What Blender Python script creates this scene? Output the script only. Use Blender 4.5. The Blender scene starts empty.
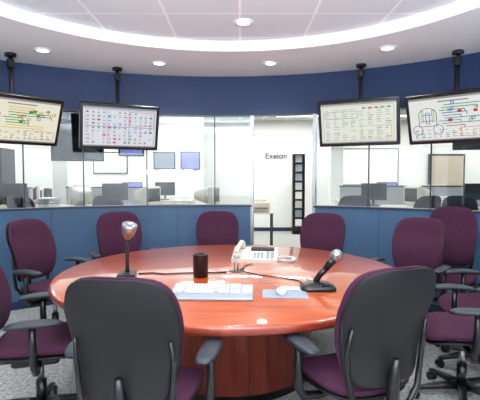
import bpy, math, random
from mathutils import Vector, Matrix
random.seed(7)
S=bpy.context.scene
try:
    S.view_settings.view_transform='Standard'
    S.view_settings.look='None'
    S.view_settings.exposure=0.12
except Exception: pass
COL=bpy.context.collection

# ---------------- materials ----------------
def lin(c):
    return tuple(((x/255)/12.92 if x/255<=0.04045 else (((x/255)+0.055)/1.055)**2.4) for x in c)
def mat(name,rgb,rough=0.5,metal=0.0,emit=None,es=0.0,noise=0.0,nscale=20,bump=0.0,bscale=200,spec=0.5,coat=0.0):
    m=bpy.data.materials.new(name); m.use_nodes=True
    nt=m.node_tree; b=nt.nodes['Principled BSDF']
    c=lin(rgb)
    b.inputs['Base Color'].default_value=(*c,1)
    b.inputs['Roughness'].default_value=rough
    b.inputs['Metallic'].default_value=metal
    b.inputs['Specular IOR Level'].default_value=spec
    b.inputs['Coat Weight'].default_value=coat
    tc=nt.nodes.new('ShaderNodeTexCoord')
    if noise>0:
        n=nt.nodes.new('ShaderNodeTexNoise'); n.inputs['Scale'].default_value=nscale; n.inputs['Detail'].default_value=4
        nt.links.new(tc.outputs['Object'],n.inputs['Vector'])
        r=nt.nodes.new('ShaderNodeValToRGB')
        r.color_ramp.elements[0].position=0.3; r.color_ramp.elements[1].position=0.7
        r.color_ramp.elements[0].color=(*[x*(1-noise) for x in c],1)
        r.color_ramp.elements[1].color=(*[min(1,x*(1+noise)) for x in c],1)
        nt.links.new(n.outputs['Fac'],r.inputs['Fac']); nt.links.new(r.outputs['Color'],b.inputs['Base Color'])
    if bump>0:
        n2=nt.nodes.new('ShaderNodeTexNoise'); n2.inputs['Scale'].default_value=bscale
        nt.links.new(tc.outputs['Object'],n2.inputs['Vector'])
        bp=nt.nodes.new('ShaderNodeBump'); bp.inputs['Strength'].default_value=bump; bp.inputs['Distance'].default_value=0.002
        nt.links.new(n2.outputs['Fac'],bp.inputs['Height']); nt.links.new(bp.outputs['Normal'],b.inputs['Normal'])
    if es>0:
        b.inputs['Emission Color'].default_value=(*lin(emit or rgb),1)
        b.inputs['Emission Strength'].default_value=es
    return m
M={}
M['navy']=mat('navy_paint',(6,40,88),0.5,noise=0.04,nscale=3)
M['navy_low']=mat('blue_laminate',(62,92,124),0.5,noise=0.06,nscale=4)
M['cap']=mat('wall_cap',(26,44,72),0.35)
M['white']=mat('white_paint',(236,238,240),0.7,noise=0.01,nscale=3)
M['backwall']=mat('back_room_paint',(234,235,232),0.7,noise=0.02,nscale=1.5)
M['ceil']=mat('ceiling_paint',(247,249,252),0.8,noise=0.01)
M['carpet']=mat('grey_carpet',(162,162,160),0.95,noise=0.45,nscale=38,bump=0.5,bscale=300)
M['purple']=mat('purple_fabric',(66,32,54),0.9,noise=0.16,nscale=60,bump=0.3,bscale=400,spec=0.2)
M['shell']=mat('charcoal_shell',(24,21,24),0.55,noise=0.06,spec=.35)
M['black']=mat('black_plastic',(15,15,18),0.35,noise=0.05)
M['armp']=mat('arm_pad',(36,40,48),0.5,noise=0.05)
M['metal']=mat('brushed_metal',(170,172,176),0.3,metal=0.9)
M['dmetal']=mat('dark_metal',(60,62,66),0.35,metal=0.7)
M['beige']=mat('beige_plastic',(204,198,184),0.5,noise=0.02)
M['key']=mat('key_plastic',(204,204,202),0.45)
M['keyb']=mat('keyboard_body',(150,154,162),0.5)
M['pad']=mat('mouse_pad',(138,146,162),0.6,noise=0.05)
M['paper']=mat('paper',(240,240,236),0.8)
M['desk']=mat('desk_laminate',(196,190,180),0.5,noise=0.03)
M['panel']=mat('divider_fabric',(168,170,176),0.9,noise=0.06,nscale=80)
M['text']=mat('sign_vinyl',(38,42,90),0.5)
M['bright']=mat('lamp_lens',(255,250,240),0.5,emit=(255,250,240),es=6)
M['fluor']=mat('fluorescent_lens',(255,255,250),0.5,emit=(250,252,255),es=1.6)
M['screenoff']=mat('dark_screen',(12,14,24),0.12)
M['bluescr']=mat('blue_screen',(120,120,190),0.3,emit=(130,130,200),es=0.5)
M['doorwood']=mat('door_veneer',(190,176,160),0.5,noise=0.06,nscale=6)
def em(name,rgb,s=0.8):
    m=mat(name,(10,10,10),0.25,emit=rgb,es=s); return m
for n,c in dict(s_white=(238,242,238),s_cream=(242,240,220),s_paleb=(226,232,240),s_paleg=(234,240,228),s_red=(205,40,35),s_or=(225,120,50),
    s_blue=(50,80,200),s_teal=(40,150,160),s_green=(40,150,60),s_gray=(150,152,156),s_dark=(50,52,60),s_yel=(225,200,50),s_pink=(225,140,140)).items():
    M[n]=em(n,c)

def wood(name,c1,c2,rough,vert=False,coat=.5):
    m=bpy.data.materials.new(name); m.use_nodes=True; nt=m.node_tree; b=nt.nodes['Principled BSDF']
    tc=nt.nodes.new('ShaderNodeTexCoord'); mp=nt.nodes.new('ShaderNodeMapping')
    mp.inputs['Scale'].default_value=(14,14,0.8) if vert else (1.2,16,1)
    n=nt.nodes.new('ShaderNodeTexNoise'); n.inputs['Scale'].default_value=2.2; n.inputs['Detail'].default_value=8; n.inputs['Distortion'].default_value=0.7
    r=nt.nodes.new('ShaderNodeValToRGB'); r.color_ramp.elements[0].position=.3; r.color_ramp.elements[1].position=.72
    r.color_ramp.elements[0].color=(*lin(c1),1); r.color_ramp.elements[1].color=(*lin(c2),1)
    nt.links.new(tc.outputs['Object'],mp.inputs['Vector']); nt.links.new(mp.outputs['Vector'],n.inputs['Vector'])
    nt.links.new(n.outputs['Fac'],r.inputs['Fac']); nt.links.new(r.outputs['Color'],b.inputs['Base Color'])
    b.inputs['Roughness'].default_value=rough
    b.inputs['Coat Weight'].default_value=coat; b.inputs['Coat Roughness'].default_value=0.04
    return m
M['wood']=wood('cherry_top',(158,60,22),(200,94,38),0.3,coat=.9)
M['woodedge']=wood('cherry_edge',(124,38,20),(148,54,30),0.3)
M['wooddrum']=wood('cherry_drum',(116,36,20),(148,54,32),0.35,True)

g=bpy.data.materials.new('partition_glass'); g.use_nodes=True; nt=g.node_tree
for n in list(nt.nodes): nt.nodes.remove(n)
o=nt.nodes.new('ShaderNodeOutputMaterial'); mx=nt.nodes.new('ShaderNodeMixShader'); tr=nt.nodes.new('ShaderNodeBsdfTransparent'); gl=nt.nodes.new('ShaderNodeBsdfGlossy')
tr.inputs['Color'].default_value=(.95,.97,.97,1); gl.inputs['Roughness'].default_value=.02
mx.inputs['Fac'].default_value=.07
nt.links.new(tr.outputs[0],mx.inputs[1]); nt.links.new(gl.outputs[0],mx.inputs[2]); nt.links.new(mx.outputs[0],o.inputs[0])
M['glass']=g

def tile_mat(name,c1,c2,mc):
    m=bpy.data.materials.new(name); m.use_nodes=True; nt=m.node_tree; b=nt.nodes['Principled BSDF']
    tc=nt.nodes.new('ShaderNodeTexCoord'); br=nt.nodes.new('ShaderNodeTexBrick')
    br.offset=0; br.inputs['Scale'].default_value=1
    br.inputs['Brick Width'].default_value=.61; br.inputs['Row Height'].default_value=.61
    br.inputs['Mortar Size'].default_value=.012; br.inputs['Mortar Smooth'].default_value=.1
    br.inputs['Color1'].default_value=(*lin(c1),1); br.inputs['Color2'].default_value=(*lin(c2),1)
    br.inputs['Mortar'].default_value=(*lin(mc),1)
    nt.links.new(tc.outputs['Object'],br.inputs['Vector']); nt.links.new(br.outputs['Color'],b.inputs['Base Color'])
    b.inputs['Roughness'].default_value=.9
    return m
M['tile']=tile_mat('acoustic_tile',(230,234,241),(224,228,236),(254,254,255))
M['tile2']=tile_mat('back_room_tile',(206,208,206),(198,200,200),(236,236,236))

# ---------------- mesh builder ----------------
class B:
    def __init__(s): s.v=[];s.f=[];s.m=[];s.sm=[];s.mats=[]
    def mi(s,k):
        if k not in s.mats: s.mats.append(k)
        return s.mats.index(k)
    def add(s,vs,fs,k,smooth=False,T=None):
        o=len(s.v)
        for p in vs:
            p=Vector(p); s.v.append(T@p if T else p)
        i=s.mi(k)
        for f in fs: s.f.append([a+o for a in f]); s.m.append(i); s.sm.append(smooth)
    def box(s,c,d,k,T=None,bev=0):
        x,y,z=c; a,b_,h=d[0]/2,d[1]/2,d[2]/2
        if bev<=0:
            vs=[(x+i*a,y+j*b_,z+l*h) for i in(-1,1) for j in(-1,1) for l in(-1,1)]
            fs=[(0,1,3,2),(4,6,7,5),(0,4,5,1),(2,3,7,6),(0,2,6,4),(1,5,7,3)]
            s.add(vs,fs,k,False,T)
        else:
            rings=[]
            for zz,ins in((-h,bev),(-h+bev,0),(h-bev,0),(h,bev)):
                A=a-ins;Bb=b_-ins
                r=[]
                cr=min(bev*1.5,A*.6,Bb*.6)
                for sx,sy in((1,1),(-1,1),(-1,-1),(1,-1)):
                    st={(1,1):0,(-1,1):90,(-1,-1):180,(1,-1):270}[(sx,sy)]
                    for q in range(4):
                        an=math.radians(st+q*30)
                        r.append(Vector((x+sx*(A-cr)+cr*math.cos(an),y+sy*(Bb-cr)+cr*math.sin(an),z+zz)))
                rings.append(r)
            s.loft(rings,k,T,smooth=False)
    def loft(s,rings,k,T=None,smooth=True,caps=True):
        n=len(rings[0]); vs=[p for r in rings for p in r]; fs=[]
        for i in range(len(rings)-1):
            for j in range(n):
                j2=(j+1)%n
                fs.append((i*n+j,i*n+j2,(i+1)*n+j2,(i+1)*n+j))
        if caps:
            fs.append(tuple(reversed(range(n)))); fs.append(tuple(range((len(rings)-1)*n,len(rings)*n)))
        s.add(vs,fs,k,smooth,T)
    def tube(s,pts,r,k,n=10,T=None,caps=True):
        pts=[Vector(p) for p in pts]; rs=r if isinstance(r,(list,tuple)) else [r]*len(pts)
        rings=[]; prev=None
        for i,p in enumerate(pts):
            d=(pts[min(i+1,len(pts)-1)]-pts[max(i-1,0)]).normalized()
            if prev is None:
                up=Vector((0,0,1)) if abs(d.z)<.9 else Vector((1,0,0)); a=d.cross(up).normalized()
            else:
                a=(prev-d*prev.dot(d)).normalized()
            prev=a; b_=d.cross(a)
            rings.append([p+(a*math.cos(t)+b_*math.sin(t))*rs[i] for t in [2*math.pi*q/n for q in range(n)]])
        s.loft(rings,k,T,True,caps)
    def cyl(s,p0,p1,r,k,n=20,T=None,r2=None):
        p0=Vector(p0);p1=Vector(p1); d=(p1-p0).normalized()
        up=Vector((0,0,1)) if abs(d.z)<.9 else Vector((1,0,0)); a=d.cross(up).normalized(); b_=d.cross(a)
        r2=r if r2 is None else r2
        R=[[p+(a*math.cos(2*math.pi*q/n)+b_*math.sin(2*math.pi*q/n))*rr for q in range(n)] for p,rr in((p0,r),(p1,r2))]
        s.loft(R,k,T,True,False)
        for ring,rev in((R[0],True),(R[1],False)):
            s.add(ring,[tuple(reversed(range(n))) if rev else tuple(range(n))],k,False,T)
    def lathe(s,prof,k,n=96,T=None,smooth=True,ks=None):
        for i in range(len(prof)-1):
            kk=ks[i] if ks else k
            a,b_=prof[i],prof[i+1]
            v=[];f=[]
            for r,z in(a,b_):
                for q in range(n):
                    t=2*math.pi*q/n; v.append((r*math.cos(t),r*math.sin(t),z))
            for q in range(n):
                f.append((q,(q+1)%n,n+(q+1)%n,n+q))
            s.add(v,f,kk,smooth,T)
    def obj(s,name,loc=(0,0,0),rotz=0,parent=None,rotx=0,weld=True):
        me=bpy.data.meshes.new(name); me.from_pydata([tuple(p) for p in s.v],[],s.f)
        for k in s.mats: me.materials.append(M[k])
        for p,i,sm in zip(me.polygons,s.m,s.sm): p.material_index=i; p.use_smooth=sm
        import bmesh
        bm=bmesh.new(); bm.from_mesh(me)
        if weld: bmesh.ops.remove_doubles(bm,verts=bm.verts,dist=1e-5)
        bmesh.ops.recalc_face_normals(bm,faces=bm.faces); bm.to_mesh(me); bm.free()
        me.update()
        o=bpy.data.objects.new(name,me); COL.objects.link(o)
        o.location=loc; o.rotation_euler=(rotx,0,rotz)
        if parent: o.parent=parent
        return o
def selip(w,t,e,n=28):
    r=[]
    for q in range(n):
        a=2*math.pi*q/n; c,s_=math.cos(a),math.sin(a)
        r.append((w*math.copysign(abs(c)**(2/e),c),t*math.copysign(abs(s_)**(2/e),s_)))
    return r

# ---------------- room shell ----------------
CX,CY,R=-.25,1.7,3.8
CEIL=2.7
def arc_pts(a0,a1,step=2.0):
    n=max(1,int(abs(a1-a0)/step)); return [math.radians(a0+(a1-a0)*i/n) for i in range(n+1)]
def arc_wall(name,a0,a1,z0,z1,k,r0=R,r1=R+.12,cap=None):
    b=B(); A=arc_pts(a0,a1)
    rings=[]
    for a in A:
        s_,c=math.sin(a),math.cos(a)
        rings.append([Vector((CX+r0*s_,CY+r0*c,z0)),Vector((CX+r1*s_,CY+r1*c,z0)),Vector((CX+r1*s_,CY+r1*c,z1)),Vector((CX+r0*s_,CY+r0*c,z1))])
    b.loft(rings,k,smooth=False)
    return b.obj(name)
HW=1.09; SB=2.24
O0,O1=6.0,17.5
arc_wall('wall_left',-112,O0,0,HW,'navy_low')
arc_wall('wall_right',O1,112,0,HW,'navy_low')
arc_wall('trim_1',-112,O0,HW,HW+.025,'cap',R-.01,R+.13)
arc_wall('trim_2',O1,112,HW,HW+.025,'cap',R-.01,R+.13)
arc_wall('wall_header',-112,112,SB,2.95,'navy')
arc_wall('wall_rear',112,248,0,2.95,'white')
arc_wall('baseboard_left',-112,O0,0,.09,'cap',R-.012,R)
arc_wall('baseboard_right',O1,112,0,.09,'cap',R-.012,R)
arc_wall('trim_3',-112,112,SB-.02,SB,'cap',R-.005,R+.125)
joints_l=[-112,-96,-80,-66,-54,-44,-34,-24.5,-13.5,-1,O0-.2]
joints_r=[O1+.2,27,37,47,58,72,86,100,112]
n=1
for J in(joints_l,joints_r):
    for a,b2 in zip(J[:-1],J[1:]):
        arc_wall('window_%d'%n,a+.08,b2-.08,HW+.025,SB-.02,'glass',R+.05,R+.058); n+=1
b=B()
for a in joints_l[1:-1]+joints_r[1:-1]:
    t=math.radians(a); x,y=CX+(R+.054)*math.sin(t),CY+(R+.054)*math.cos(t)
    T=Matrix.Translation((x,y,0))@Matrix.Rotation(-t,4,'Z')
    b.box((0,0,(HW+SB)/2),(.014,.02,SB-HW-.045),'dmetal',T)
for a in(O0,O1):
    t=math.radians(a); x,y=CX+(R+.06)*math.sin(t),CY+(R+.06)*math.cos(t)
    T=Matrix.Translation((x,y,0))@Matrix.Rotation(-t,4,'Z')
    b.box((0,0,SB/2),(.035,.13,SB-.02),'metal',T)
for a in(-48,-30,-19,-8,-1,29,42):
    t=math.radians(a); x,y=CX+(R-.001)*math.sin(t),CY+(R-.001)*math.cos(t)
    T=Matrix.Translation((x,y,0))@Matrix.Rotation(-t,4,'Z')
    b.box((0,0,HW/2+.045),(.006,.004,HW-.1),'cap',T)
b.obj('trim_4')
b=B(); b.box((0,4.5,-.05),(17,17,.1),'carpet'); b.obj('floor')
def wallbox(name,c,d,k='backwall'):
    b=B(); b.box(c,d,k); return b.obj(name)
wallbox('wall_back',(0,12.06,1.5),(17,.12,3.0))
wallbox('wall_far_left',(-7.56,4.5,1.5),(.12,15,3.0))
wallbox('wall_far_right',(7.56,4.5,1.5),(.12,15,3.0))
wallbox('wall_far_rear',(0,-3.06,1.5),(15,.12,3.0))
wallbox('wall_partition',(-4.2,10.3,1.5),(6.7,.12,2.99))
wallbox('ceiling_outer',(0,4.5,3.02),(15.2,15.2,.04),'tile2')
wallbox('baseboard_back',(3.2,11.98,.05),(8,.02,.1),'cap')
TX,TY,TR=-.1,2.32,2.06
N=128; b=B()
out=[(CX+(R+.02)*math.sin(2*math.pi*i/N),CY+(R+.02)*math.cos(2*math.pi*i/N),CEIL) for i in range(N)]
inn=[(TX+TR*math.sin(2*math.pi*i/N),TY+TR*math.cos(2*math.pi*i/N),CEIL) for i in range(N)]
inn2=[(x,y,CEIL+.09) for x,y,z in inn]
vs=out+inn+inn2
fs=[(i,(i+1)%N,N+(i+1)%N,N+i) for i in range(N)]+[(N+i,N+(i+1)%N,2*N+(i+1)%N,2*N+i) for i in range(N)]
b.add(vs,fs,'ceil'); b.add(inn2,[tuple(range(N))],'tile')
b.obj('ceiling')
b=B()
T=Matrix.Translation((TX,TY,0))
b.lathe([(TR+.035,CEIL-.0005),(TR+.035,CEIL-.012),(TR-.004,CEIL-.012),(TR-.004,CEIL+.02)],'ceil',T=T,n=128,smooth=False)
b.obj('trim_5')

def downlight(x,y,z,e=35,col=(.97,.99,1)):
    b=B()
    b.lathe([(.085,-.001),(.085,-.012),(.062,-.012),(.055,-.003)],'white',n=32)
    b.add([(.056*math.cos(2*math.pi*i/32),.056*math.sin(2*math.pi*i/32),-.004) for i in range(32)],[tuple(range(32))],'bright')
    b.obj('downlight',(x,y,z))
    l=bpy.data.lights.new('downlight_lamp','SPOT'); l.energy=e; l.spot_size=math.radians(130); l.spot_blend=.8; l.shadow_soft_size=.06; l.color=col
    o=bpy.data.objects.new('downlight_lamp',l); COL.objects.link(o); o.location=(x,y,z-.03)
for x,y in((-1.93,4.37),(-.88,4.86),(.33,4.86),(1.42,4.3),(2.4,3.2),(-2.75,3.1),(-2.6,1.2),(2.3,1.2),(-1.3,-.9),(.9,-.9)):
    downlight(x,y,CEIL,38)
for x,y in((.03,3.85),(-1.55,3.3),(1.35,3.1),(-.1,2.1)):
    downlight(x,y,CEIL+.09,42)

# ---------------- lights ----------------
def area(name,loc,rot,size,e,col=(1,1,1),sy=None):
    l=bpy.data.lights.new(name,'AREA'); l.energy=e; l.color=col
    l.shape='RECTANGLE'; l.size=size; l.size_y=sy or size
    o=bpy.data.objects.new(name,l); COL.objects.link(o); o.location=loc; o.rotation_euler=rot
    return o
# added fill light behind the camera, aimed up to brighten the ceiling
area('ceiling_fill_light',(.1,-.3,1.6),(math.radians(168),0,0),.5,310,(.86,.95,1))
tro=[(x,y) for x in(-5.6,-3.2,-.9,1.5,3.9,6.2) for y in(6.6,8.4,10.9 if x>-.9 else 9.4)]+[(.1,10.9)]  # last entry is an extra troffer, added to brighten the back wall
for x,y in tro:
    b=B(); b.box((0,0,0),(1.2,.3,.03),'fluor'); b.box((0,0,.006),(1.26,.36,.03),'white'); b.obj('ceiling_troffer',(x,y,2.985))
    area('troffer_lamp',(x,y,2.94),(0,0,0),1.1,23 if y<10 else 32,(1,1,.97),.3)

w=bpy.data.worlds.new('world'); S.world=w; w.use_nodes=True
w.node_tree.nodes['Background'].inputs[0].default_value=(.8,.85,1,1); w.node_tree.nodes['Background'].inputs[1].default_value=.3

# ---------------- table ----------------
TCX,TCY,TRR=-.06,3.33,1.285
b=B()
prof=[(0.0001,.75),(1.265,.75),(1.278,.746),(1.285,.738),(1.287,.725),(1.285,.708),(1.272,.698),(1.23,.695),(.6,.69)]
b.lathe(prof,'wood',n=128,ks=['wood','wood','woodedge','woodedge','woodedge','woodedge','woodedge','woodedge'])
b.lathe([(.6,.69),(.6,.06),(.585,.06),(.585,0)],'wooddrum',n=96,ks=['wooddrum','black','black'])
for q in range(8):
    a=2*math.pi*(q+.25)/8
    T=Matrix.Rotation(a,4,'Z')
    b.box((.6008,0,.375),(.002,.004,.62),'black',T)
b.obj('round_conference_table',(TCX,TCY,0))

# ---------------- chairs ----------------
def chair_mesh():
    b=B()
    def back(zo,yo,wadd,th,k,z0=.53,z1=1.07,e=3.2):
        rings=[]
        n=22
        for i in range(n+1):
            v=.5-.5*math.cos(math.pi*(i/n)); 
            base=.18+.058*math.sin(min(1,v/.68)*math.pi/2) - .014*max(0,(v-.7)/.3)
            pw=4.2
            rd=max(0.02,(1-abs(2*v-1)**pw))**(1/pw) if v>.5 else max(.04,(1-abs(2*v-1)**7))**(1/6)
            wv=(base+wadd)*rd
            t=th*max(.12,(1-abs(2*v-1)**8))**.5
            z=z0+(z1-z0)*v+zo
            y=-.235-.11*v**1.3+.03*math.sin(math.pi*min(1,v*1.4))+yo
            ring=[]
            for px,py in selip(wv,t,e):
                ring.append(Vector((px,y+py+.055*(px/.23)**2-.012,z)))
            rings.append(ring)
        b.loft(rings,k)
    back(0,0,0.004,.028,'purple')
    back(-.003,-.034,.004,.014,'shell',.525,1.07)
    def seat(zc,th,wadd,k,y0=-.235,y1=.255):
        rings=[]; n=18
        for i in range(n+1):
            v=.5-.5*math.cos(math.pi*i/n)
            base=.225+.03*math.sin(v*math.pi*.7)
            rd=max(.03,(1-abs(2*v-1)**4))**(1/4)
            wv=(base+wadd)*rd; t=th*max(.15,(1-abs(2*v-1)**6))**.5
            z=zc-.03*max(0,(v-.7)/.3)**2+.012*(1-v)
            y=y0+(y1-y0)*v
            rings.append([Vector((px,y,z+py+.02*(px/.25)**2)) for px,py in selip(wv,t,3)])
        b.loft(rings,k)
    seat(.462,.036,0,'purple'); seat(.425,.016,-.01,'shell',-.22,.235)
    b.box((0,-.02,.385),(.2,.26,.06),'black',bev=.012)
    b.cyl((0,0,.1),(0,0,.24),.03,'black'); b.cyl((0,0,.22),(0,0,.37),.018,'metal')
    b.cyl((0,0,.065),(0,0,.115),.045,'black')
    b.tube([(0,-.1,.385),(0,-.22,.385),(0,-.285,.41),(0,-.31,.48),(0,-.312,.56),(0,-.33,.66)],[.03,.03,.03,.028,.026,.016],'black',n=12)
    for s_ in(-1,1):
        b.tube([(s_*.03,-.27,.40),(s_*.12,-.275,.42),(s_*.18,-.262,.48),(s_*.2,-.255,.58),(s_*.208,-.262,.7),(s_*.2,-.285,.8)],[.014,.015,.015,.014,.012,.007],'black',n=10)
        b.tube([(s_*.08,0,.39),(s_*.2,.0,.385),(s_*.275,0,.395),(s_*.305,-.005,.44),(s_*.31,-.01,.55),(s_*.308,-.01,.655)],[.018,.02,.022,.022,.02,.018],'black',n=12)
        rings=[]
        for i in range(13):
            v=i/12; y=-.15+.29*v
            rd=max(.08,(1-abs(2*v-1)**3.5))**(1/3)
            rings.append([Vector((s_*.31+px-s_*.015*(v*2-1)**2,y,.672+py-.012*abs(2*v-1)**2)) for px,py in selip(.047*rd,.018*max(.3,rd),2.6,20)])
        b.loft(rings,'armp')
    for q in range(5):
        a=math.radians(90+72*q+10); T=Matrix.Rotation(a,4,'Z')
        rings=[]
        for x,w_,h,z in((.03,.028,.024,.095),(.12,.025,.02,.09),(.22,.021,.016,.078),(.30,.017,.013,.068)):
            rings.append([Vector((x,py,z+pz)) for py,pz in selip(w_,h,4,16)])
        b.loft(rings,'black',T)
        b.cyl((.285,0,.03),(.285,0,.075),.008,'dmetal',10,T)
        for s_ in(-1,1):
            b.cyl((.295,s_*.008,.027),(.295,s_*.026,.027),.027,'black',16,T)
        b.box((.292,0,.048),(.03,.05,.012),'black',T)
    return b
CM=chair_mesh()
first=CM.obj('office_chair',(0,0,0))
cm=first.data
bpy.data.objects.remove(first)
def chair(x,y,dx,dy,sc=1.0,sz=1.0):
    o=bpy.data.objects.new('office_chair',cm); COL.objects.link(o)
    o.location=(x,y,0); o.rotation_euler=(0,0,math.atan2(-dx,dy)); o.scale=(sc,sc,sc*sz)
    return o
chair(-.44,2.02,.12,1)         # A
chair(.565,2.19,-.36,.93)       # B
chair(-1.2,2.6,1,.35)          # C
chair(-1.66,3.9,1.0,-.38)     # D
chair(-1.22,4.62,.45,-.89)     # E
chair(-.25,4.72,.02,-1)        # F
chair(.78,4.48,-.42,-.9)       # G
chair(1.52,3.95,-.66,-.75)     # H
chair(2.04,4.24,-.5,-.9,.94,1.15)  # I
chair(1.45,2.82,-.96,.25)      # J
chair(1.83,3.34,-1,.1)        # K

# ---------------- hanging monitors ----------------
W,H=.86,.50
def screen_content(b,kind):
    w,h=W-.07,H-.07; yf=-.0335
    def q(x0,z0,x1,z1,k,d=0):
        y=yf-d
        b.add([(x0,y,z0),(x1,y,z0),(x1,y,z1),(x0,y,z1)],[(0,1,2,3)],k)
    X=lambda u:-w/2+w*u
    Z=lambda v:-h/2+h*v
    bg={1:'s_cream',2:'s_paleb',3:'s_paleg',4:'s_white'}[kind]
    q(X(0),Z(0),X(1),Z(1),bg)
    q(X(0),Z(.955),X(1),Z(1),'s_gray',.0004)
    q(X(0),Z(0),X(1),Z(.03),'s_gray',.0004)
    def r(u0,v0,u1,v1,k): q(X(u0),Z(v0),X(u1),Z(v1),k,.0008)
    def frame(u0,v0,u1,v1,k,t=.005):
        r(u0,v0,u1,v0+t*1.6,k); r(u0,v1-t*1.6,u1,v1,k); r(u0,v0,u0+t,v1,k); r(u1-t,v0,u1,v1,k)
    def ring(u,v,rr,k,t=.004,asp=1.0,a0=0,a1=360):
        vs=[];fs=[];n=28
        for i in range(n+1):
            a=math.radians(a0+(a1-a0)*i/n)
            for R_ in(rr,rr-t): vs.append((X(u)+R_*math.cos(a),yf-.001,Z(v)+R_*asp*math.sin(a)))
        for i in range(n):
            fs.append((2*i,2*i+1,2*i+3,2*i+2))
        b.add(vs,fs,k)
    rnd=random.Random(kind*13)
    if kind in(1,4):
        cu=.17 if kind==1 else .22
        du=.11
        r(cu-du,.34,cu-du+.008,.62,'s_dark'); r(cu+du-.008,.34,cu+du,.62,'s_dark'); r(cu-du,.34,cu+du,.352,'s_dark')
        ring(cu,.62,du*w,'s_dark',.006,.75,0,180)
        frame(cu-.025,.4,cu+.025,.66,'s_blue',.008)
        for s_ in(-1,1):
            frame(cu+s_*.065-.014,.44,cu+s_*.065+.014,.72,'s_green',.006)
            r(min(cu,cu+s_*.065),.46,max(cu,cu+s_*.065),.475,'s_red'); r(min(cu,cu+s_*.065),.6,max(cu,cu+s_*.065),.615,'s_green')
        if kind==4:
            ring(.09,.26,.05,'s_blue',.006,1); ring(.34,.26,.05,'s_blue',.006,1)
        cols=['s_green','s_blue','s_green','s_teal','s_red'] if kind==4 else ['s_green','s_yel','s_green','s_red']
        for i in range(9):
            v=.32+.06*i; u0=cu+du+.02+rnd.random()*.08; u1=min(.96,u0+.2+rnd.random()*.4)
            k=rnd.choice(cols); r(u0,v,u1,v+.018,k); r(u1-.009,v-.06,u1,v+.018,k)
        for i in range(14):
            u=.42+rnd.random()*.5; v=.34+rnd.random()*.5
            k=rnd.choice(['s_green','s_blue','s_gray','s_red','s_green'])
            frame(u,v,u+.045,v+.06,k,.008)
            if i%3==0: r(u,v,u+.045,v+.06,k)
        frame(.6,.07,.97,.28,'s_gray' if kind==1 else 's_red',.006)
        for j in range(5):
            for i in range(12):
                if rnd.random()<.25: continue
                r(.05+i*.075,.075+j*.042,.05+i*.075+.02+rnd.random()*.035,.09+j*.042,rnd.choice(['s_dark','s_gray','s_gray','s_or']))
        r(.35,.88,.7,.91,'s_gray')
    elif kind==2:
        for j in range(9):
            v=.08+.095*j
            for i in range(13):
                u=.04+i*.072
                if rnd.random()<.15: continue
                k=rnd.choice(['s_red','s_pink','s_or','s_gray','s_blue','s_gray','s_teal','s_gray','s_pink','s_gray'])
                r(u,v,u+.022+rnd.random()*.025,v+.014+rnd.random()*.028,k)
                r(u,v+.055,u+.045,v+.062,'s_gray')
        for u in(.025,.32,.61,.975): r(u,.06,u+.004,.93,'s_blue')
        r(.025,.5,.975,.51,'s_blue'); r(.025,.93,.975,.938,'s_blue')
        frame(.62,.55,.97,.9,'s_red',.006)
    else:
        frame(.03,.06,.97,.93,'s_or',.004)
        for j in range(15):
            v=.09+.053*j
            for i in range(8):
                if rnd.random()<.2: continue
                u=.06+i*.115
                r(u,v,u+.03+rnd.random()*.05,v+.011,rnd.choice(['s_gray','s_dark','s_gray','s_or','s_green']))
        frame(.05,.62,.5,.8,'s_dark',.004); frame(.55,.12,.94,.42,'s_or',.004)
        for i in range(5): r(.56+.08*i,.84,.56+.08*i+.05,.88,rnd.choice(['s_or','s_gray']))
def monitor(x,y,z,dx,dy,tilt,kind,dz=0):
    e=bpy.data.objects.new('hanging_monitor',None); COL.objects.link(e); e.location=(x,y,z); e.empty_display_size=.2
    e.rotation_euler=(0,0,math.atan2(dx,-dy))
    b=B()
    b.box((0,0,0),(W,.06,H),'black',bev=.006)
    b.box((0,.05,0),(W*.7,.05,H*.7),'black',bev=.01)
    screen_content(b,kind)
    b.obj('display_panel',(0,0,0),0,e,tilt,weld=False)
    b=B()
    top=CEIL-z
    b.cyl((0,.13,-.1),(0,.13,top),.02,'black'); b.box((0,.1,0),(.2,.08,.2),'black',bev=.008)
    b.cyl((0,.13,top-.03),(0,.13,top-.0005),.055,'black')
    b.box((0,.13,top-.1),(.06,.06,.09),'black',bev=.006)
    b.obj('ceiling_pole',(0,0,0),0,e)
t=math.radians(14)
monitor(-2.21,4.40,2.03,.74,-.67,math.radians(23),1)
monitor(-1.34,4.95,2.02,.42,-.9,t,2)
monitor(1.28,4.80,2.05,-.42,-.9,t,3)
monitor(2.06,4.30,2.04,-.66,-.75,math.radians(19),4)

# ---------------- things on the table ----------------
TZ=.75
b=B()
T=Matrix.Translation((0,0,.003))@Matrix.Rotation(math.radians(3.5),4,'X')
b.box((0,0,.016),(.49,.2,.02),'keyb',T,bev=.005)
b.box((0,-.135,.009),(.49,.07,.016),'keyb',bev=.006)
for j in range(6):
    yy=-.075+j*.0265+(.01 if j==5 else 0)
    if j==0:
        xs=[(-.225,.03),(-.19,.03),(-.07,.17),(.055,.03),(.088,.03)]
    else:
        xs=[(-.225+i*.0225,.0185) for i in range(15)]
    for x,w_ in xs: b.box((x,yy,.0305),(w_,.020,.010),'key',T,bev=.0025)
    for i in range(3):
        if j in(0,1,3,4,5): b.box((.118+i*.0215-.001,yy,.0305),(.0175,.020,.010),'key',T)
    if j<5:
        for i in range(3): b.box((.187+i*.0215,yy,.0305),(.0175,.020,.010),'key',T)
b.obj('computer_keyboard',(-.165,2.64,TZ+.0005),math.radians(-2))
b=B(); b.box((0,0,.002),(.27,.19,.004),'pad',bev=.0018); b.obj('mouse_pad',(.27,2.62,TZ+.0005),math.radians(-3))
b=B(); rings=[]
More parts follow.
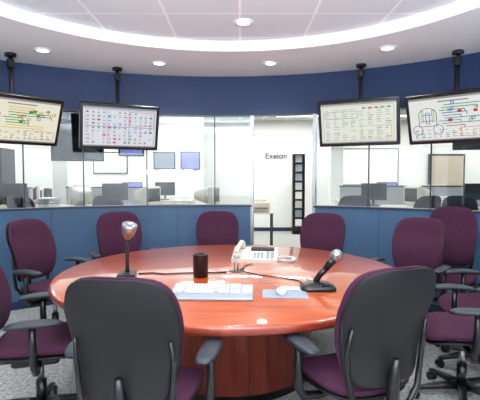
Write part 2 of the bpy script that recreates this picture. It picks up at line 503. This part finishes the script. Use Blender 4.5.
for i in range(13):
    v=i/12; rd=max(.1,(1-abs(2*v-1)**2.6))**.5
    hh=.034*rd*(1-.25*v)
    rings.append([Vector((px,-.055+.11*v,max(.0,py+hh*.45))) for px,py in selip(.034*rd,hh*.6,2.4,20)])
b.loft(rings,'key'); b.box((0,.03,.0292),(.004,.03,.004),'keyb')
b.tube([(0,.055,.008),(.0,.1,.005),(-.03,.2,.005),(-.12,.33,.005),(-.2,.5,.005),(-.24,.62,.005)],.0022,'keyb',n=6)
b.obj('computer_mouse',(.25,2.63,TZ+.0045))
b=B(); b.lathe([(.001,.002),(.05,.002),(.05,.0),(.052,.0),(.055,.155),(.057,.16),(.052,.16),(.048,.006),(.001,.006)],'black',n=32)
for x,y,tx,ty,k in((.01,.01,.03,.02,'s_dark'),(-.015,.0,-.03,.01,'dmetal')):
    b.cyl((x,y,.01),(x+tx*.6,y+ty,.145),.004,'dmetal',8)
b.obj('pencil_cup',(-.28,3.1,TZ))
b=B()
b.box((0,0,.012),(.13,.17,.024),'black',bev=.008)
b.box((0,-.03,.026),(.04,.03,.006),'dmetal')
b.tube([(0,.03,.02),(0,.03,.06),(.0,.028,.15),(.004,.02,.24),(.012,.0,.29)],[.018,.014,.013,.013,.014],'dmetal',n=12)
b.tube([(.008,.01,.265),(.01,.005,.285),(.012,0,.298),(.02,-.014,.335),(.028,-.028,.37),(.029,-.03,.376)],[.02,.03,.042,.05,.054,.04],'metal',n=24)
b.obj('desk_microphone',(-.81,3.12,TZ),math.radians(8))
b=B()
rings=[]
for z,w_,d_ in((0,.11,.075),(.018,.11,.075),(.036,.092,.055),(.046,.06,.04),(.048,.055,.035)):
    rings.append([Vector((px,py,z)) for px,py in selip(w_,d_,5,28)])
b.loft(rings,'black')
b.box((.03,-.052,.034),(.04,.02,.012),'dmetal')
b.tube([(-.01,.01,.03),(-.005,.01,.06),(.01,.0,.09),(.05,-.01,.135)],[.022,.02,.019,.02],'black',n=14)
b.tube([(.045,-.01,.13),(.07,-.015,.165),(.092,-.02,.195)],[.02,.024,.028],'black',n=16)
b.tube([(.092,-.02,.195),(.1,-.021,.205),(.117,-.024,.225),(.13,-.026,.24),(.136,-.027,.246)],[.028,.035,.037,.028,.012],'metal',n=18)
b.obj('desktop_microphone',(.49,2.74,TZ))
b=B()
b.tube([(0,0,.0045),(-.02,.12,.0045),(-.12,.22,.0045),(-.28,.3,.0045),(-.38,.40,.0045),(-.41,.50,.0045)],.004,'black',n=8)
b.obj('microphone_cable',(.42,2.83,TZ))
b=B()
def wedge(b,x0,x1,y0,y1,h0,h1,k,T=None):
    vs=[(x0,y0,0),(x1,y0,0),(x1,y1,0),(x0,y1,0),(x0,y0,h0),(x1,y0,h0),(x1,y1,h1),(x0,y1,h1)]
    b.add(vs,[(0,3,2,1),(4,5,6,7),(0,1,5,4),(1,2,6,5),(2,3,7,6),(3,0,4,7)],k,False,T)
wedge(b,-.19,.19,-.12,.13,.03,.095,'beige')
sl=math.atan2(.065,.25); TT=Matrix.Translation((0,-.12,.03))@Matrix.Rotation(sl,4,'X')
for i in range(3):
    for j in range(4): b.box((.0+i*.03,.04+j*.028,.003),(.02,.018,.006),'keyb',TT)
for i in range(2):
    for j in range(6): b.box((.11+i*.036,.03+j*.022,.003),(.026,.013,.006),'keyb',TT)
b.box((.06,.2,.006),(.2,.06,.01),'dmetal',TT)
b.tube([(-.15,-.09,.075),(-.145,-.05,.10),(-.135,.02,.125),(-.125,.08,.14),(-.12,.115,.125)],[.026,.022,.019,.022,.028],'beige',n=14)
b.cyl((-.148,-.085,.04),(-.148,-.085,.072),.03,'beige'); b.cyl((-.122,.1,.085),(-.122,.105,.125),.03,'beige')
pts=[]
for i in range(160):
    u=i/159; a=-2.2+u*5.0
    cx,cy=.26+.07*math.cos(a),.0+.09*math.sin(a)
    pts.append((cx+.009*math.cos(i*.9)*math.cos(a),cy+.009*math.cos(i*.9)*math.sin(a),.016+.009*math.sin(i*.9)))
b.tube(pts,.0055,'key',n=6)
b.obj('desk_telephone',(.13,3.72,TZ),math.radians(-6))
b=B()
b.lathe([(.001,.006),(.045,.006),(.055,.004),(.058,0)],'black',n=28)
b.tube([(-.01,0,.004),(-.012,0,.05),(-.004,0,.085),(.008,0,.085),(.014,0,.05),(.012,0,.004)],.004,'metal',n=8)
b.tube([(.03,.02,.006),(.06,.05,.01),(.05,.12,.006),(.08,.2,.005),(.13,.27,.006)],.004,'black',n=8)
b.obj('cable_grommet',(-.03,3.28,TZ))
b=B()
b.tube([(0,0,.0055),(.1,.03,.0055),(.2,-.01,.0055),(.3,.02,.0055),(.42,.03,.0055),(.56,.04,.0055),(.64,.06,.0055)],.005,'black',n=8)
b.obj('microphone_cable',(-.74,3.17,TZ))

# ---------------- back room ----------------
def counter(x,y,w_,d_,h,k='desk',rot=0):
    b=B(); b.box((0,0,h-.02),(w_,d_,.04),k,bev=.006)
    for s_ in(-1,1): b.box((s_*(w_/2-.03),0,(h-.04)/2),(.04,d_-.04,h-.04),k)
    b.box((0,d_/2-.05,h*.55),(w_-.08,.02,h*.7),k)
    b.obj('work_counter',(x,y,0),rot)
CH=.98
counter(-2.55,7.4,3.3,.7,CH); counter(-.5,7.4,.7,.7,CH); counter(3.3,7.4,3.6,.7,CH); counter(-6.2,7.0,1.8,.7,CH)
counter(-3.0,9.4,4.0,.6,CH); counter(3.9,9.6,3.6,.6,CH)
def crt(x,y,z,rot):
    b=B()
    b.cyl((0,0,0),(0,0,.03),.11,'beige'); b.box((0,-.02,.18),(.36,.1,.3),'beige',bev=.015)
    rings=[]
    for yy,w_,h_ in((.02,.17,.14),(.12,.15,.12),(.28,.1,.08),(.3,.09,.07)):
        rings.append([Vector((px,yy,.18+pz)) for px,pz in selip(w_,h_,5,20)])
    b.loft(rings,'beige'); b.box((0,-.0715,.185),(.29,.004,.22),'screenoff')
    b.obj('crt_monitor',(x,y,z+.001),rot)
crt(-1.5,7.4,CH,math.radians(60)); crt(-.46,7.4,CH,math.radians(75)); crt(-2.68,7.4,CH,math.radians(215)); crt(2.93,7.4,CH,math.radians(-70)); crt(-6.0,7.0,CH,2.6)
crt(-3.4,9.4,CH,.2); crt(4.3,9.6,CH,-.4)
def lcd(x,y,z,rot,k='screenoff'):
    b=B(); b.box((0,0,.01),(.2,.16,.018),'black',bev=.004); b.box((0,.02,.12),(.04,.02,.22),'black'); b.box((0,-.005,.24),(.42,.03,.28),'black',bev=.006); b.box((0,-.0215,.24),(.38,.003,.24),k)
    b.obj('flat_monitor',(x,y,z),rot)
lcd(-3.8,7.4,CH,math.radians(185)); lcd(2.25,7.4,CH,math.radians(150)); lcd(3.95,7.4,CH,math.radians(190)); lcd(-2.1,7.4,CH,math.radians(200))
lcd(-2.3,9.4,CH,.3,'bluescr'); lcd(3.2,9.6,CH,-.2,'bluescr'); lcd(-1.6,9.4,CH,.1)
def papers(x,y,z,n):
    b=B(); r_=random.Random(n)
    for i in range(n):
        T=Matrix.Translation((r_.uniform(-.02,.02),r_.uniform(-.02,.02),.008*i+.004))@Matrix.Rotation(r_.uniform(-.2,.2),4,'Z')
        b.box((0,0,0),(.22,.3,.008),r_.choice(['paper','paper','beige','pad']),T)
    b.obj('paper_stack',(x,y,z+.001))
papers(-3.2,7.3,CH,18); papers(1.8,7.4,CH,12); papers(3.45,7.4,CH,20); papers(4.5,7.4,CH,16)
def bookend(x,y,z):
    b=B(); r_=random.Random(int(x*10)); px=-.2
    b.box((-.215,0,.12),(.01,.2,.24),'dmetal'); b.box((.235,0,.12),(.01,.2,.24),'dmetal')
    while px<.2:
        w_=r_.uniform(.025,.05); h=r_.uniform(.2,.3)
        b.box((px+w_/2,0,h/2),(w_-.003,.2,h),r_.choice(['paper','black','cap','beige','purple','panel'])); px+=w_
    b.obj('binder_row',(x,y,z+.001))
bookend(-4.3,9.4,CH); bookend(4.9,9.6,CH); bookend(2.6,9.6,CH)
def divider(x,y,w_,h,rot=0):
    b=B(); b.box((0,0,h/2+.02),(w_,.05,h-.04),'panel',bev=.008); b.box((0,0,h-.01),(w_+.02,.06,.025),'dmetal')
    for s_ in(-1,1): b.box((s_*(w_/2-.1),0,.01),(.06,.3,.02),'dmetal')
    b.obj('office_divider',(x,y,0),rot)
divider(-2.6,8.5,1.5,1.28); divider(2.6,8.6,1.3,1.3); divider(4.3,8.6,1.5,1.3)
for i,(x,y) in enumerate(((-3.55,8.85),(2.3,10.6),(5.4,8.0))):
    b=B(); b.box((0,0,1.5),(.3,.3,2.995),'backwall',bev=.01); b.box((0,0,.05),(.32,.32,.1),'cap'); b.obj('structural_column',(x,y,0))
def board(name,x,y,z,w_,h,inner,fr='dmetal'):
    b=B(); b.box((0,0,0),(w_,.03,h),fr,bev=.005); b.box((0,-.017,0),(w_-.05,.004,h-.05),inner)
    b.obj(name,(x,y,z))
board('whiteboard',3.5,11.98,1.75,1.6,1.0,'paper'); board('wall_poster',-1.75,10.22,1.85,.5,.4,'pad'); board('wall_poster',-1.15,10.22,1.85,.45,.42,'bluescr'); board('wall_poster',-3.0,10.22,1.8,.8,.5,'paper')
b=B(); b.box((0,.0,1.05),(.98,.06,2.1),'dmetal'); b.box((0,-.025,1.03),(.88,.03,2.04),'doorwood'); b.cyl((.36,-.04,1),(.36,-.09,1),.02,'metal'); b.cyl((.36,-.085,1),(.26,-.085,1),.01,'metal')
b.obj('door_1',(5.6,11.965,0))
b=B(); b.box((0,0,.73),(.55,.5,.03),'desk',bev=.005)
for sx in(-1,1):
    for sy in(-1,1): b.box((sx*.24,sy*.21,.36),(.03,.03,.71),'dmetal')
b.obj('side_table',(.42,9.2,0))
b=B(); b.box((0,0,.11),(.4,.36,.2),'beige',bev=.02); b.box((0,-.19,.09),(.3,.06,.015),'dmetal'); b.box((0,.02,.235),(.28,.12,.06),'beige',bev=.01); b.box((0,.05,.3),(.22,.01,.14),'paper')
b.obj('desk_printer',(.42,9.2,.745))
b=B()
b.box((0,.1,1.03),(.3,.03,2.06),'dmetal')
for s_ in(-1,1): b.box((s_*.145,0,1.03),(.02,.22,2.06),'black')
b.box((0,0,.02),(.3,.24,.04),'black'); b.box((0,0,2.05),(.3,.24,.03),'black')
for i in range(8):
    z=.2+i*.235; b.box((0,-.01,z),(.28,.2,.012),'dmetal')
    b.box((0,-.06,z+.1),(.17,.02,.18),['paper','pad','beige','paper','key','keyb','pad','keyb'][i])
b.obj('literature_rack',(1.51,11.4,0),0)
cu=bpy.data.curves.new('wall_sign','FONT'); cu.body='Exelon'; cu.size=.22; cu.extrude=.008; cu.align_x='CENTER'
cu.materials.append(M['text']); so=bpy.data.objects.new('wall_sign',cu); COL.objects.link(so); so.location=(.98,11.98,1.98); so.rotation_euler=(math.radians(90),0,0)
def tv(x,y,z,w_,h_,rot,k='screenoff'):
    b=B(); b.box((0,0,0),(w_,.07,h_),'black',bev=.01); b.box((0,-.037,0),(w_-.06,.004,h_-.06),k)
    b.cyl((0,.06,0),(0,.06,2.98-z),.02,'black'); b.box((0,.045,0),(.2,.06,.2),'black'); b.obj('ceiling_television',(x,y,z),rot)
tv(-2.42,6.6,2.10,.75,.8,math.radians(15)); tv(-1.72,7.0,1.93,.4,.28,math.radians(10),'bluescr')
tv(3.3,6.3,2.05,.5,.4,math.radians(-15))
b=B(); b.box((0,0,1.0),(.6,.5,1.98),'black',bev=.01)
for i in range(7): b.box((0,-.252,.25+i*.25),(.52,.006,.19),'dmetal' if i%2 else 'screenoff')
b.obj('equipment_cabinet',(-4.55,8.1,0))
for x,y,dx,dy in((-3.1,6.65,.3,1),(-1.9,6.7,.1,1),(1.7,6.7,.1,1),(3.3,6.6,.5,1),(2.6,6.6,-.4,1),(-5.0,6.3,.2,1),(4.1,6.5,-.3,1)):
    chair(x,y,dx,dy,1.0,1.12)

# ---------------- camera ----------------
cd=bpy.data.cameras.new('camera'); cam=bpy.data.objects.new('camera',cd); COL.objects.link(cam)
cam.location=(0,0,1.45); cam.rotation_euler=(math.radians(90-2.86),0,0)
cd.sensor_width=36; cd.lens=33; cd.clip_start=.05; cd.clip_end=100
S.camera=cam
